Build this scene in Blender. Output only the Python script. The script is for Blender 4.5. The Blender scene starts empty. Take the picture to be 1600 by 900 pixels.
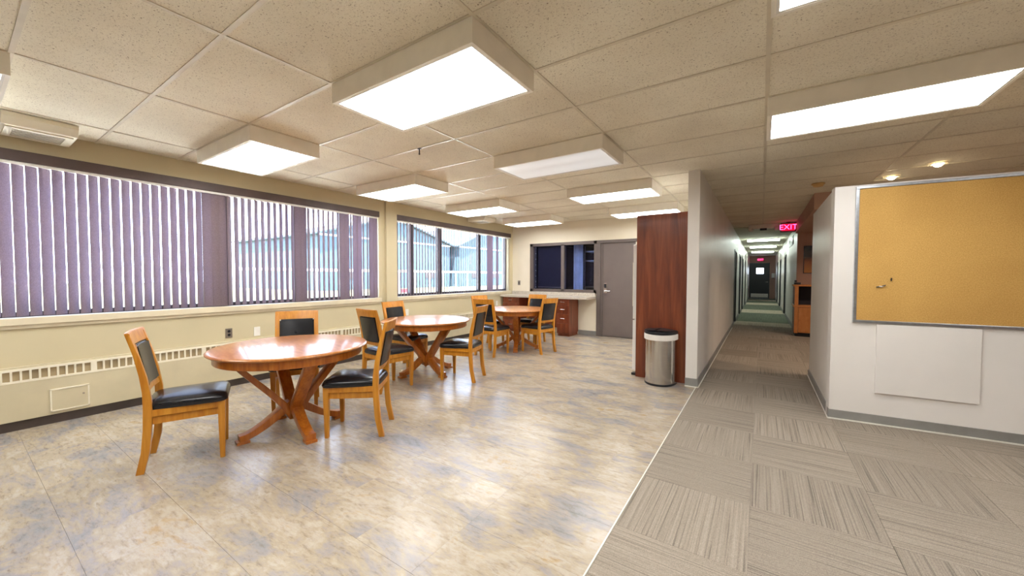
import bpy, bmesh, math, random
from mathutils import Vector, Matrix
random.seed(7)
S = bpy.context.scene
C = S.collection
PI = math.pi
R = math.radians

# ------------------------------------------------------------------ camera, sky, sun, exposure
EYE = 1.36
cam_data = bpy.data.cameras.new('camera')
cam_data.sensor_fit = 'HORIZONTAL'
cam_data.sensor_width = 36.0
cam_data.lens = 588.34 / 1600 * 36.0
cam_data.clip_start = 0.02
cam_data.clip_end = 400
camera = bpy.data.objects.new('camera', cam_data)
C.objects.link(camera)
yaw, pit, rol = R(33.497), R(1.8158), R(0.1033)
Fh = Vector((-math.sin(yaw), math.cos(yaw), 0)); Rh = Vector((math.cos(yaw), math.sin(yaw), 0)); Uh = Vector((0, 0, 1))
F2 = math.cos(pit) * Fh - math.sin(pit) * Uh
U2 = math.sin(pit) * Fh + math.cos(pit) * Uh
R3 = math.cos(rol) * Rh + math.sin(rol) * U2
U3 = -math.sin(rol) * Rh + math.cos(rol) * U2
M = Matrix((R3, U3, -F2)).transposed().to_4x4()
M.translation = Vector((0, 0, EYE))
camera.matrix_world = M
S.camera = camera

SKY_STRENGTH = 3.4
LAMP = 4.6
w = bpy.data.worlds.new('sky'); S.world = w; w.use_nodes = True
nt = w.node_tree; nt.nodes.clear()
out = nt.nodes.new('ShaderNodeOutputWorld'); bg = nt.nodes.new('ShaderNodeBackground')
tc = nt.nodes.new('ShaderNodeTexCoord'); sx = nt.nodes.new('ShaderNodeSeparateXYZ'); rp = nt.nodes.new('ShaderNodeValToRGB')
nt.links.new(tc.outputs['Generated'], sx.inputs[0]); nt.links.new(sx.outputs['Z'], rp.inputs['Fac'])
rp.color_ramp.elements[0].position = 0.0; rp.color_ramp.elements[0].color = (0.86, 0.92, 1.0, 1)
rp.color_ramp.elements[1].position = 0.8; rp.color_ramp.elements[1].color = (0.42, 0.58, 0.95, 1)
nt.links.new(rp.outputs[0], bg.inputs['Color']); bg.inputs['Strength'].default_value = SKY_STRENGTH
nt.links.new(bg.outputs[0], out.inputs['Surface'])

sd = bpy.data.lights.new('sun', 'SUN'); sd.energy = 20.0; sd.angle = R(1.0); sd.color = (1.0, 0.95, 0.86)
sun = bpy.data.objects.new('sun', sd); C.objects.link(sun)
sun.rotation_euler = Vector((-0.22, 0.30, -0.93)).to_track_quat('-Z', 'Y').to_euler()

S.view_settings.view_transform = 'Standard'
S.view_settings.look = 'None'
S.view_settings.gamma = 1.0
S.view_settings.use_curve_mapping = False
S.view_settings.exposure = 1.85

# ------------------------------------------------------------------ helpers
def lin(c):
    return tuple(((v / 255) / 12.92 if v / 255 <= 0.04045 else ((v / 255 + 0.055) / 1.055) ** 2.4) for v in c) + (1.0,)

def nodes_of(name):
    m = bpy.data.materials.new(name); m.use_nodes = True
    n = m.node_tree.nodes
    return m, n, m.node_tree.links, n['Principled BSDF']

def N(n, t, **kw):
    x = n.new('ShaderNode' + t)
    for k, v in kw.items():
        if k in x.inputs.keys(): x.inputs[k].default_value = v
        else: setattr(x, k, v)
    return x

def ramp(n, stops):
    r = n.new('ShaderNodeValToRGB'); e = r.color_ramp.elements
    while len(e) < len(stops): e.new(0.5)
    for el, (p, c) in zip(e, stops): el.position = p; el.color = lin(c)
    return r

def plain(name, c, rough=0.5, metal=0.0, vary=0.06, scale=6.0, bump=0.0, bscale=200.0, spec=0.5):
    """A painted or plastic surface with a little procedural mottling."""
    m, n, l, p = nodes_of(name)
    t = N(n, 'TexCoord'); no = N(n, 'TexNoise', Scale=scale, Detail=4.0)
    l.new(t.outputs['Object'], no.inputs['Vector'])
    a = tuple(max(0, v * (1 - vary)) for v in c); b = tuple(min(255, v * (1 + vary)) for v in c)
    r = ramp(n, [(0.3, a), (0.7, b)])
    l.new(no.outputs['Fac'], r.inputs[0]); l.new(r.outputs[0], p.inputs['Base Color'])
    p.inputs['Roughness'].default_value = rough; p.inputs['Metallic'].default_value = metal
    p.inputs['Specular IOR Level'].default_value = spec
    if bump:
        n2 = N(n, 'TexNoise', Scale=bscale, Detail=2.0); bu = N(n, 'Bump', Strength=bump, Distance=0.002)
        l.new(t.outputs['Object'], n2.inputs['Vector']); l.new(n2.outputs['Fac'], bu.inputs['Height']); l.new(bu.outputs[0], p.inputs['Normal'])
    return m

def wood(name, cols, rough=0.35, stretch=(14, 14, 1.2), scale=2.0, coat=0.2):
    m, n, l, p = nodes_of(name)
    t = N(n, 'TexCoord'); mp = N(n, 'Mapping'); mp.inputs['Scale'].default_value = stretch
    oi = N(n, 'ObjectInfo'); ad = N(n, 'VectorMath', operation='ADD')
    l.new(t.outputs['Object'], ad.inputs[0]); l.new(oi.outputs['Random'], ad.inputs[1])
    l.new(ad.outputs[0], mp.inputs['Vector'])
    no = N(n, 'TexNoise', Scale=scale, Detail=6.0, Roughness=0.6, Distortion=0.6)
    l.new(mp.outputs[0], no.inputs['Vector'])
    r = ramp(n, [(0.25 + 0.5 * i / (len(cols) - 1), c) for i, c in enumerate(cols)])
    l.new(no.outputs['Fac'], r.inputs[0]); l.new(r.outputs[0], p.inputs['Base Color'])
    p.inputs['Roughness'].default_value = rough
    p.inputs['Coat Weight'].default_value = coat; p.inputs['Coat Roughness'].default_value = 0.12
    return m

def emit(name, c, s):
    m, n, l, p = nodes_of(name)
    p.inputs['Base Color'].default_value = lin(c); p.inputs['Emission Color'].default_value = lin(c)
    p.inputs['Emission Strength'].default_value = s; p.inputs['Roughness'].default_value = 0.4
    return m

def glass(name, tint=(1, 1, 1, 1), refl=0.06):
    m, n, l, p = nodes_of(name)
    n.remove(p); o = n['Material Output']
    a = N(n, 'BsdfTransparent'); a.inputs['Color'].default_value = tint
    g = N(n, 'BsdfGlossy', Roughness=0.02); mx = N(n, 'MixShader')
    lw = N(n, 'LayerWeight', Blend=0.5); pw = N(n, 'Math', operation='POWER'); pw.inputs[1].default_value = 5.0
    fr = N(n, 'Math', operation='MULTIPLY_ADD'); fr.inputs[1].default_value = 0.6; fr.inputs[2].default_value = 0.03
    l.new(lw.outputs['Facing'], pw.inputs[0]); l.new(pw.outputs[0], fr.inputs[0])
    l.new(fr.outputs[0], mx.inputs[0]); l.new(a.outputs[0], mx.inputs[1]); l.new(g.outputs[0], mx.inputs[2]); l.new(mx.outputs[0], o.inputs['Surface'])
    return m

class MB:
    def __init__(s): s.bm = bmesh.new()
    def box(s, x0, x1, y0, y1, z0, z1, bev=0.0, mat=None):
        b = bmesh.new()
        bmesh.ops.create_cube(b, size=1.0)
        for v in b.verts:
            v.co = Vector((x0 + (v.co.x + .5) * (x1 - x0), y0 + (v.co.y + .5) * (y1 - y0), z0 + (v.co.z + .5) * (z1 - z0)))
        if bev: bmesh.ops.bevel(b, geom=b.edges[:], offset=bev, segments=2, profile=0.6, affect='EDGES')
        return s.merge(b, mat)
    def merge(s, b, mat=None):
        if mat is not None: b.transform(mat)
        me = bpy.data.meshes.new('tmp'); b.to_mesh(me); b.free(); s.bm.from_mesh(me); bpy.data.meshes.remove(me)
        return s
    def prism(s, pts, h0, h1, axis='z', mat=None, bev=0.0):
        """extrude a 2-D outline between h0 and h1 along an axis (x: pts are y,z; y: x,z; z: x,y)"""
        b = bmesh.new()
        f = {'z': lambda p, h: (p[0], p[1], h), 'x': lambda p, h: (h, p[0], p[1]), 'y': lambda p, h: (p[0], h, p[1])}[axis]
        A = [b.verts.new(f(p, h0)) for p in pts]; B = [b.verts.new(f(p, h1)) for p in pts]
        b.faces.new(A[::-1]); b.faces.new(B)
        for i in range(len(pts)):
            j = (i + 1) % len(pts); b.faces.new((A[i], A[j], B[j], B[i]))
        bmesh.ops.recalc_face_normals(b, faces=b.faces[:])
        if bev: bmesh.ops.bevel(b, geom=b.edges[:], offset=bev, segments=2, profile=0.6, affect='EDGES')
        return s.merge(b, mat)
    def lathe(s, prof, seg=32, mat=None):
        b = bmesh.new(); rings = []
        for r, z in prof:
            if r < 1e-5: rings.append([b.verts.new((0, 0, z))])
            else: rings.append([b.verts.new((r * math.cos(2 * PI * i / seg), r * math.sin(2 * PI * i / seg), z)) for i in range(seg)])
        for P, Q in zip(rings, rings[1:]):
            for i in range(seg):
                j = (i + 1) % seg
                vs = [P[i % len(P)], P[j % len(P)], Q[j % len(Q)], Q[i % len(Q)]]
                u = []
                for v in vs:
                    if v not in u: u.append(v)
                if len(u) > 2: b.faces.new(u)
        bmesh.ops.recalc_face_normals(b, faces=b.faces[:])
        return s.merge(b, mat)
    def sweep(s, path, bev=0.004, mat=None):
        """path: list of (r, z, half width, half thickness) in the r-z plane; rectangular section"""
        b = bmesh.new(); rings = []
        for i, (r, z, hw, ht) in enumerate(path):
            p0 = path[max(i - 1, 0)]; p1 = path[min(i + 1, len(path) - 1)]
            d = Vector((p1[0] - p0[0], p1[1] - p0[1])).normalized(); nn = Vector((-d.y, d.x))
            rings.append([b.verts.new((r + nn.x * ht * q, hw * ww, z + nn.y * ht * q)) for ww, q in ((-1, -1), (1, -1), (1, 1), (-1, 1))])
        for P, Q in zip(rings, rings[1:]):
            for i in range(4): b.faces.new((P[i], P[(i + 1) % 4], Q[(i + 1) % 4], Q[i]))
        b.faces.new(rings[0][::-1]); b.faces.new(rings[-1])
        bmesh.ops.recalc_face_normals(b, faces=b.faces[:])
        if bev: bmesh.ops.bevel(b, geom=[e for e in b.edges if e.calc_face_angle(0) > 0.6], offset=bev, segments=2, profile=0.6, affect='EDGES')
        return s.merge(b, mat)
    def tube(s, a, c, r, seg=12):
        a = Vector(a); c = Vector(c); d = c - a
        b = bmesh.new(); bmesh.ops.create_cone(b, cap_ends=True, segments=seg, radius1=r, radius2=r, depth=d.length)
        return s.merge(b, Matrix.Translation((a + c) / 2) @ d.to_track_quat('Z', 'Y').to_matrix().to_4x4())
    def ball(s, c, r, sc=(1, 1, 1)):
        b = bmesh.new(); bmesh.ops.create_uvsphere(b, u_segments=16, v_segments=10, radius=r)
        return s.merge(b, Matrix.Translation(c) @ Matrix.Diagonal((*sc, 1)))
    def mesh(s, name, smooth=None):
        me = bpy.data.meshes.new(name)
        if smooth is not None:
            for f in s.bm.faces: f.smooth = True
            for e in s.bm.edges:
                if len(e.link_faces) == 2 and e.calc_face_angle(0) > R(smooth): e.smooth = False
        s.bm.to_mesh(me); s.bm.free(); return me

def obj(name, mb, mat, parent=None, loc=(0, 0, 0), rz=0, smooth=None, kind=None):
    me = mb.mesh(name, smooth) if isinstance(mb, MB) else mb
    if mat is not None and not me.materials: me.materials.append(mat)
    o = bpy.data.objects.new(name, me); C.objects.link(o)
    o.location = loc; o.rotation_euler = (0, 0, rz)
    if parent: o.parent = parent
    if kind: o['kind'] = kind
    return o

def struct(name, mb, mat, **k): return obj(name, mb, mat, kind='structure', **k)

def tag(o, label, cat, group=None):
    o['label'] = label; o['category'] = cat
    if group: o['group'] = group
    return o

def thing(name, label, cat, loc=(0, 0, 0), rz=0, group=None):
    o = bpy.data.objects.new(name, None); C.objects.link(o)
    o.location = loc; o.rotation_euler = (0, 0, rz); o.empty_display_size = 0.1
    return tag(o, label, cat, group)

def dup(root, loc, rz, label):
    r = root.copy(); C.objects.link(r); r.location = loc; r.rotation_euler = (0, 0, rz); r['label'] = label
    for ch in list(root.children):
        c = ch.copy(); C.objects.link(c); c.parent = r
        for g in list(ch.children):
            d = g.copy(); C.objects.link(d); d.parent = c
    return r

# ------------------------------------------------------------------ materials
M_cream = plain('cream_wall_paint', (206, 194, 160), 0.6, vary=0.02, scale=1.5, bump=0.15)
M_end = plain('pale_cream_wall_paint', (238, 229, 208), 0.6, vary=0.02, scale=1.5, bump=0.15)
M_grey_wall = plain('warm_grey_wall_paint', (230, 226, 221), 0.4, vary=0.02, scale=1.5, bump=0.15)
M_brown_wall = plain('terracotta_wall_paint', (182, 146, 130), 0.6, vary=0.03, scale=1.5)
M_ceil_plain = plain('plaster_ceiling', (205, 200, 180), 0.8, vary=0.03)
M_base = plain('grey_cove_base', (140, 138, 134), 0.5, vary=0.05)
M_base_dark = plain('dark_toe_kick', (66, 56, 50), 0.6, vary=0.1)
M_white = plain('white_plastic', (236, 233, 226), 0.4, vary=0.02)
M_edge = plain('white_edge_strip', (225, 222, 212), 0.4, vary=0.04)
M_ivory = plain('ivory_enamel', (240, 233, 212), 0.45, vary=0.02)
M_heater = plain('cream_enamel', (208, 197, 166), 0.45, vary=0.02)
M_fixture = plain('beige_fixture_enamel', (248, 243, 230), 0.45, vary=0.02)
M_tee = plain('beige_metal_grid', (214, 204, 182), 0.4, vary=0.03)
M_sill = plain('sill_paint', (224, 212, 184), 0.4, vary=0.03)
M_valance = plain('brown_valance_vinyl', (84, 68, 64), 0.5, vary=0.08)
M_mullion = plain('bronze_window_frame', (70, 64, 66), 0.45, vary=0.08)
M_taupe = plain('taupe_steel_paint', (104, 94, 90), 0.42, vary=0.03)
M_taupe_door = plain('taupe_door_paint', (112, 101, 97), 0.42, vary=0.03, scale=3)
M_chrome = plain('satin_chrome', (205, 205, 205), 0.22, 1.0, vary=0.03)
M_alu = plain('brushed_aluminium', (190, 196, 204), 0.3, 1.0, vary=0.05, scale=40)
M_black = plain('black_plastic', (22, 26, 32), 0.35, vary=0.1)
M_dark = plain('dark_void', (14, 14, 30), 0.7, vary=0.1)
M_fridge = plain('white_fridge_enamel', (240, 240, 238), 0.3, vary=0.01)
M_bag = plain('white_bin_liner', (240, 236, 230), 0.5, vary=0.03, bump=0.4, bscale=60)
M_oak = wood('honey_oak', [(180, 108, 18), (202, 134, 34), (217, 154, 54)], 0.35)
M_table = wood('cherry_table_wood', [(160, 96, 42), (184, 118, 58), (204, 142, 80)], 0.28, stretch=(3, 16, 3), coat=0.45)
M_leg = wood('cherry_leg_wood', [(144, 74, 16), (176, 98, 27), (197, 120, 43)], 0.28, coat=0.4)
M_panel = wood('dark_walnut_laminate', [(84, 32, 13), (118, 52, 23), (148, 78, 40)], 0.4, stretch=(7, 7, 0.5), coat=0.15)
M_mahog = wood('mahogany_laminate', [(84, 34, 18), (122, 56, 30), (148, 78, 46)], 0.4, stretch=(7, 7, 0.6), coat=0.15)
M_amber = wood('amber_plywood', [(168, 100, 44), (188, 118, 58), (200, 134, 74)], 0.5, stretch=(6, 6, 3))
M_glass = glass('window_glass', (0.93, 0.97, 1.0, 1))
M_dglass = glass('interior_glass', (0.75, 0.8, 0.95, 1))
M_darkdoor = plain('near_black_door_paint', (20, 22, 30), 0.4, vary=0.1)
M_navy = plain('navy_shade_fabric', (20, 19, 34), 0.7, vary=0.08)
M_granite = plain('pale_grey_stone', (196, 188, 176), 0.3, vary=0.14, scale=70)

def leather():
    m, n, l, p = nodes_of('black_leather')
    t = N(n, 'TexCoord'); v = N(n, 'TexVoronoi', Scale=260.0); b = N(n, 'Bump', Strength=0.12, Distance=0.001)
    no = N(n, 'TexNoise', Scale=5.0); r = ramp(n, [(0.3, (18, 19, 23)), (0.7, (32, 33, 38))])
    l.new(t.outputs['Object'], v.inputs['Vector']); l.new(v.outputs['Distance'], b.inputs['Height']); l.new(b.outputs[0], p.inputs['Normal'])
    l.new(t.outputs['Object'], no.inputs['Vector']); l.new(no.outputs['Fac'], r.inputs[0]); l.new(r.outputs[0], p.inputs['Base Color'])
    p.inputs['Roughness'].default_value = 0.24
    return m
M_leather = leather()

def steel():
    m, n, l, p = nodes_of('brushed_steel')
    t = N(n, 'TexCoord'); mp = N(n, 'Mapping'); mp.inputs['Scale'].default_value = (1, 1, 160)
    no = N(n, 'TexNoise', Scale=3.0, Detail=3.0); r = ramp(n, [(0.3, (188, 186, 182)), (0.7, (214, 212, 208))])
    l.new(t.outputs['Object'], mp.inputs['Vector']); l.new(mp.outputs[0], no.inputs['Vector']); l.new(no.outputs['Fac'], r.inputs[0]); l.new(r.outputs[0], p.inputs['Base Color'])
    p.inputs['Metallic'].default_value = 1.0; p.inputs['Roughness'].default_value = 0.16
    tg = N(n, 'Tangent', direction_type='RADIAL', axis='Z'); l.new(tg.outputs[0], p.inputs['Tangent']); p.inputs['Anisotropic'].default_value = 0.75; p.inputs['Anisotropic Rotation'].default_value = 0.25
    return m
M_steel = steel()

def vinyl():
    m, n, l, p = nodes_of('slate_look_vinyl')
    g = N(n, 'NewGeometry'); oi = N(n, 'ObjectInfo'); sc = N(n, 'VectorMath', operation='SCALE'); sc.inputs[0].default_value = (7.3, 3.1, 5.0)
    l.new(oi.outputs['Random'], sc.inputs['Scale'])
    s2 = N(n, 'VectorMath', operation='SCALE'); s2.inputs['Scale'].default_value = 0.02; l.new(sc.outputs[0], s2.inputs[0])
    ad = N(n, 'VectorMath', operation='ADD'); l.new(g.outputs['Position'], ad.inputs[0]); l.new(s2.outputs[0], ad.inputs[1])
    mp = N(n, 'Mapping'); mp.inputs['Scale'].default_value = (1.1, 2.3, 1.0); mp.inputs['Rotation'].default_value = (0, 0, R(-8))
    l.new(ad.outputs[0], mp.inputs['Vector'])
    n1 = N(n, 'TexNoise', Scale=1.8, Detail=12.0, Roughness=0.72, Distortion=0.35); l.new(mp.outputs[0], n1.inputs['Vector'])
    r1 = ramp(n, [(0.26, (128, 112, 102)), (0.37, (148, 147, 149)), (0.44, (164, 156, 151)), (0.51, (180, 166, 144)), (0.58, (190, 180, 166)), (0.66, (182, 160, 126)), (0.74, (160, 132, 104))])
    l.new(n1.outputs['Fac'], r1.inputs[0])
    mp2 = N(n, 'Mapping'); mp2.inputs['Scale'].default_value = (4.5, 17, 5); mp2.inputs['Rotation'].default_value = (0, 0, R(-12)); l.new(ad.outputs[0], mp2.inputs['Vector'])
    n2 = N(n, 'TexNoise', Scale=2.6, Detail=9.0, Roughness=0.72, Distortion=0.25); l.new(mp2.outputs[0], n2.inputs['Vector'])
    r2 = ramp(n, [(0.30, (176, 166, 158)), (0.46, (242, 239, 236)), (0.66, (255, 255, 255))]); l.new(n2.outputs['Fac'], r2.inputs[0])
    mx = N(n, 'Mix', data_type='RGBA', blend_type='MULTIPLY'); mx.inputs['Factor'].default_value = 0.75
    l.new(r1.outputs[0], mx.inputs['A']); l.new(r2.outputs[0], mx.inputs['B']); l.new(mx.outputs['Result'], p.inputs['Base Color'])
    b = N(n, 'Bump', Strength=0.12, Distance=0.002); l.new(n2.outputs['Fac'], b.inputs['Height']); l.new(b.outputs[0], p.inputs['Normal'])
    p.inputs['Roughness'].default_value = 0.25
    return m
M_vinyl = vinyl()
M_seam = plain('tile_seam', (138, 128, 118), 0.7)

def carpet(name, cols):
    m, n, l, p = nodes_of(name)
    t = N(n, 'TexCoord'); oi = N(n, 'ObjectInfo'); ad = N(n, 'VectorMath', operation='ADD')
    sc = N(n, 'VectorMath', operation='SCALE'); sc.inputs[0].default_value = (13.0, 29.0, 0); l.new(oi.outputs['Random'], sc.inputs['Scale'])
    l.new(t.outputs['Object'], ad.inputs[0]); l.new(sc.outputs[0], ad.inputs[1])
    mp = N(n, 'Mapping'); mp.inputs['Scale'].default_value = (115, 0.9, 1); l.new(ad.outputs[0], mp.inputs['Vector'])
    n1 = N(n, 'TexNoise', Scale=1.0, Detail=3.0, Roughness=0.6); l.new(mp.outputs[0], n1.inputs['Vector'])
    r1 = ramp(n, [(0.33, cols[0]), (0.42, cols[1]), (0.55, cols[2]), (0.72, cols[3])]); l.new(n1.outputs['Fac'], r1.inputs[0])
    n2 = N(n, 'TexNoise', Scale=330.0, Detail=2.0); l.new(t.outputs['Object'], n2.inputs['Vector'])
    r2 = ramp(n, [(0.3, (150, 150, 150)), (0.7, (255, 255, 255))]); l.new(n2.outputs['Fac'], r2.inputs[0])
    mx = N(n, 'Mix', data_type='RGBA', blend_type='MULTIPLY'); mx.inputs['Factor'].default_value = 0.6
    l.new(r1.outputs[0], mx.inputs['A']); l.new(r2.outputs[0], mx.inputs['B'])
    hs = N(n, 'HueSaturation'); mr = N(n, 'MapRange'); mr.inputs['To Min'].default_value = 0.9; mr.inputs['To Max'].default_value = 1.08
    l.new(oi.outputs['Random'], mr.inputs['Value']); l.new(mr.outputs[0], hs.inputs['Value']); l.new(mx.outputs['Result'], hs.inputs['Color'])
    l.new(hs.outputs[0], p.inputs['Base Color']); p.inputs['Roughness'].default_value = 0.95; p.inputs['Specular IOR Level'].default_value = 0.1
    b = N(n, 'Bump', Strength=0.5, Distance=0.004); l.new(n2.outputs['Fac'], b.inputs['Height']); l.new(b.outputs[0], p.inputs['Normal'])
    return m
M_carpet = carpet('taupe_striped_carpet', [(128, 120, 111), (162, 151, 138), (174, 162, 148), (184, 172, 158)])
M_carpet_green = carpet('grey_green_carpet', [(92, 98, 84), (116, 124, 106), (130, 136, 118), (146, 150, 132)])
M_carpet_sand = carpet('sand_carpet', [(170, 160, 140), (206, 194, 170), (220, 208, 186), (232, 220, 198)])

def ceiling_tile():
    m, n, l, p = nodes_of('fissured_ceiling_tile')
    g = N(n, 'NewGeometry')
    mp = N(n, 'Mapping'); mp.inputs['Scale'].default_value = (1, 1.25, 1); l.new(g.outputs['Position'], mp.inputs['Vector'])
    v = N(n, 'TexNoise', Scale=115.0, Detail=3.0, Roughness=0.65, Distortion=0.6); l.new(mp.outputs[0], v.inputs['Vector'])
    r = ramp(n, [(0.325, (138, 120, 98)), (0.395, (240, 234, 214)), (0.7, (247, 242, 224))]); l.new(v.outputs['Fac'], r.inputs[0])
    big = N(n, 'TexNoise', Scale=1.4, Detail=2.0); l.new(g.outputs['Position'], big.inputs['Vector'])
    r2 = ramp(n, [(0.3, (236, 232, 228)), (0.7, (255, 255, 255))]); l.new(big.outputs['Fac'], r2.inputs[0])
    mx = N(n, 'Mix', data_type='RGBA', blend_type='MULTIPLY'); mx.inputs['Factor'].default_value = 1.0
    l.new(r.outputs[0], mx.inputs['A']); l.new(r2.outputs[0], mx.inputs['B']); l.new(mx.outputs['Result'], p.inputs['Base Color'])
    p.inputs['Roughness'].default_value = 0.9
    b = N(n, 'Bump', Strength=0.5, Distance=0.003); l.new(v.outputs['Fac'], b.inputs['Height']); l.new(b.outputs[0], p.inputs['Normal'])
    return m
M_tile = ceiling_tile()

def cork():
    m, n, l, p = nodes_of('tan_cork')
    t = N(n, 'TexCoord'); a = N(n, 'TexNoise', Scale=130.0, Detail=4.0); b = N(n, 'TexNoise', Scale=1.6, Detail=2.0)
    l.new(t.outputs['Object'], a.inputs['Vector']); l.new(t.outputs['Object'], b.inputs['Vector'])
    r = ramp(n, [(0.3, (196, 152, 78)), (0.7, (220, 178, 104))]); l.new(a.outputs['Fac'], r.inputs[0])
    r2 = ramp(n, [(0.35, (240, 236, 230)), (0.6, (255, 255, 255))]); l.new(b.outputs['Fac'], r2.inputs[0])
    mx = N(n, 'Mix', data_type='RGBA', blend_type='MULTIPLY'); mx.inputs['Factor'].default_value = 1.0
    l.new(r.outputs[0], mx.inputs['A']); l.new(r2.outputs[0], mx.inputs['B']); l.new(mx.outputs['Result'], p.inputs['Base Color']); p.inputs['Roughness'].default_value = 0.85
    bu = N(n, 'Bump', Strength=0.2, Distance=0.002); l.new(a.outputs['Fac'], bu.inputs['Height']); l.new(bu.outputs[0], p.inputs['Normal'])
    return m
M_cork = cork()

def slat_fabric():
    m, n, l, p = nodes_of('mauve_slat_fabric')
    o = n['Material Output']; t = N(n, 'TexCoord'); no = N(n, 'TexNoise', Scale=160.0, Detail=3.0)
    l.new(t.outputs['Object'], no.inputs['Vector'])
    r = ramp(n, [(0.3, (104, 88, 86)), (0.7, (126, 108, 106))]); l.new(no.outputs['Fac'], r.inputs[0]); l.new(r.outputs[0], p.inputs['Base Color'])
    p.inputs['Roughness'].default_value = 0.8
    tr = N(n, 'BsdfTranslucent'); tr.inputs['Color'].default_value = lin((140, 126, 168)); mx = N(n, 'MixShader'); mx.inputs[0].default_value = 0.075
    l.new(p.outputs[0], mx.inputs[1]); l.new(tr.outputs[0], mx.inputs[2]); l.new(mx.outputs[0], o.inputs['Surface'])
    return m
M_slat = slat_fabric()

def lens(name, tint, s):
    """prismatic acrylic diffuser: brighter along its two tubes"""
    m, n, l, p = nodes_of(name)
    t = N(n, 'TexCoord'); sp = N(n, 'SeparateXYZ'); l.new(t.outputs['Object'], sp.inputs[0])
    a = N(n, 'Math', operation='ABSOLUTE'); l.new(sp.outputs['Y'], a.inputs[0])
    b = N(n, 'Math', operation='SUBTRACT'); b.inputs[1].default_value = 0.13; l.new(a.outputs[0], b.inputs[0])
    c = N(n, 'Math', operation='ABSOLUTE'); l.new(b.outputs[0], c.inputs[0])
    mr = N(n, 'MapRange'); mr.inputs['From Max'].default_value = 0.16; mr.inputs['To Min'].default_value = s; mr.inputs['To Max'].default_value = s * 0.72
    l.new(c.outputs[0], mr.inputs['Value']); l.new(mr.outputs[0], p.inputs['Emission Strength'])
    p.inputs['Emission Color'].default_value = tint; p.inputs['Base Color'].default_value = (0.85, 0.85, 0.85, 1); p.inputs['Roughness'].default_value = 0.3
    return m
M_lens = lens('lit_diffuser', (1.0, 1.0, 0.98, 1), LAMP)
M_lens_dim = lens('dim_diffuser', (0.94, 0.97, 1.0, 1), 0.12)
M_lens_hall = emit('lit_hall_tube', (240, 255, 244), 9.0)

# ------------------------------------------------------------------ room shell
CE = 2.643
XW, YB, XC = -5.43, 8.23, -0.645       # window wall, end wall, vinyl edge / corridor wall face
GX, GY, GY0 = 1.2189, 0.6100, 0.8596

floor = struct('floor', MB().box(-5.7, 4.6, -4.1, 28.2, -0.12, -0.004), M_seam)
TP = 0.4115
tile_me = MB().box(0, TP - 0.0004, 0, TP - 0.0012, -0.006, 0, bev=0.0004).mesh('vinyl_tile'); tile_me.materials.append(M_vinyl)
cut = {}
def vinyl_piece(x0, y0, wx, wy):
    k = (round(wx, 3), round(wy, 3))
    if k not in cut:
        me = MB().box(0, wx - 0.0004, 0, wy - 0.0012, -0.006, 0).mesh('vinyl_tile'); me.materials.append(M_vinyl); cut[k] = me
    return obj('vinyl_tile', cut[k], None, floor, (x0, y0, 0))
for r in range(-1, 20):
    y0 = 0.325 + TP * r; wy = min(TP, YB - y0)
    if wy <= 0.01: continue
    for c in range(12):
        x0 = -5.43 + TP * c; wx = min(TP, XC - 0.004 - x0)
        if wx <= 0.01: continue
        if x0 > -1.45 and y0 > 5.35: continue
        if abs(wx - TP) < 1e-4 and abs(wy - TP) < 1e-4: obj('vinyl_tile', tile_me, None, floor, (x0, y0, 0))
        else: vinyl_piece(x0, y0, wx, wy)
# vinyl nearer than the first row seen: one sheet behind the viewpoint
obj('vinyl_sheet', MB().box(-5.43, XC - 0.004, -4.0, 0.325 - TP - 0.0025, -0.006, 0), M_vinyl, floor)
CT = 0.61
car_me = {}
def carpet_piece(cx, cy, wx, wy, turn, mat):
    k = (round(wx, 3), round(wy, 3), turn, mat.name)
    if k not in car_me:
        a, b = (wx, wy) if not turn else (wy, wx)
        me = MB().box(-a / 2 + .0008, a / 2 - .0008, -b / 2 + .0008, b / 2 - .0008, -0.006, 0.001).mesh('carpet_tile'); me.materials.append(mat); car_me[k] = me
    return obj('carpet_tile', car_me[k], None, floor, (cx, cy, 0), PI / 2 if turn else 0)
for r in range(-5, 15):
    y0 = 2.61 + CT * r; y1 = min(y0 + CT, 11.35)
    if y1 - y0 < .02: continue
    for c in range(-1, 5):
        x0 = -0.03 + CT * c if c >= 0 else XC + .004
        x1 = -0.03 + CT * (c + 1)
        if y0 > 4.9 and c > 2: continue
        carpet_piece((x0 + x1) / 2, (y0 + y1) / 2, x1 - x0, y1 - y0, (r + c) % 2, M_carpet)
obj('carpet_sheet', MB().box(XC + .004, 4.5, -4.0, 2.61 - CT * 5, -0.006, 0.001), M_carpet, floor)
obj('carpet_sheet', MB().box(-0.03 + 5 * CT, 4.5, 2.61 - CT * 5, 4.9, -0.006, 0.001), M_carpet, floor)
obj('carpet_sheet', MB().box(-0.03 + 3 * CT, 4.5, 5.05, 11.35, -0.006, 0.001), M_carpet, floor)
for y0, y1, mt in ((11.35, 12.4, M_carpet), (12.4, 13.4, M_carpet_sand), (13.4, 16.7, M_carpet_green), (16.7, 18.4, M_carpet_sand), (18.4, 21.6, M_carpet_green),
                   (21.6, 23.2, M_carpet_sand), (23.2, 25.2, M_carpet_green), (25.2, 26.2, M_carpet_sand), (26.2, 28.0, M_carpet_green)):
    obj('carpet_band', MB().box(-0.64, 0.71, y0 + .001, y1 - .001, -0.006, 0.001), mt, floor)
struct('trim_1', MB().box(XC - .004, XC + .004, -4.0, 5.05, -0.01, 0.004), M_edge)

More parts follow.
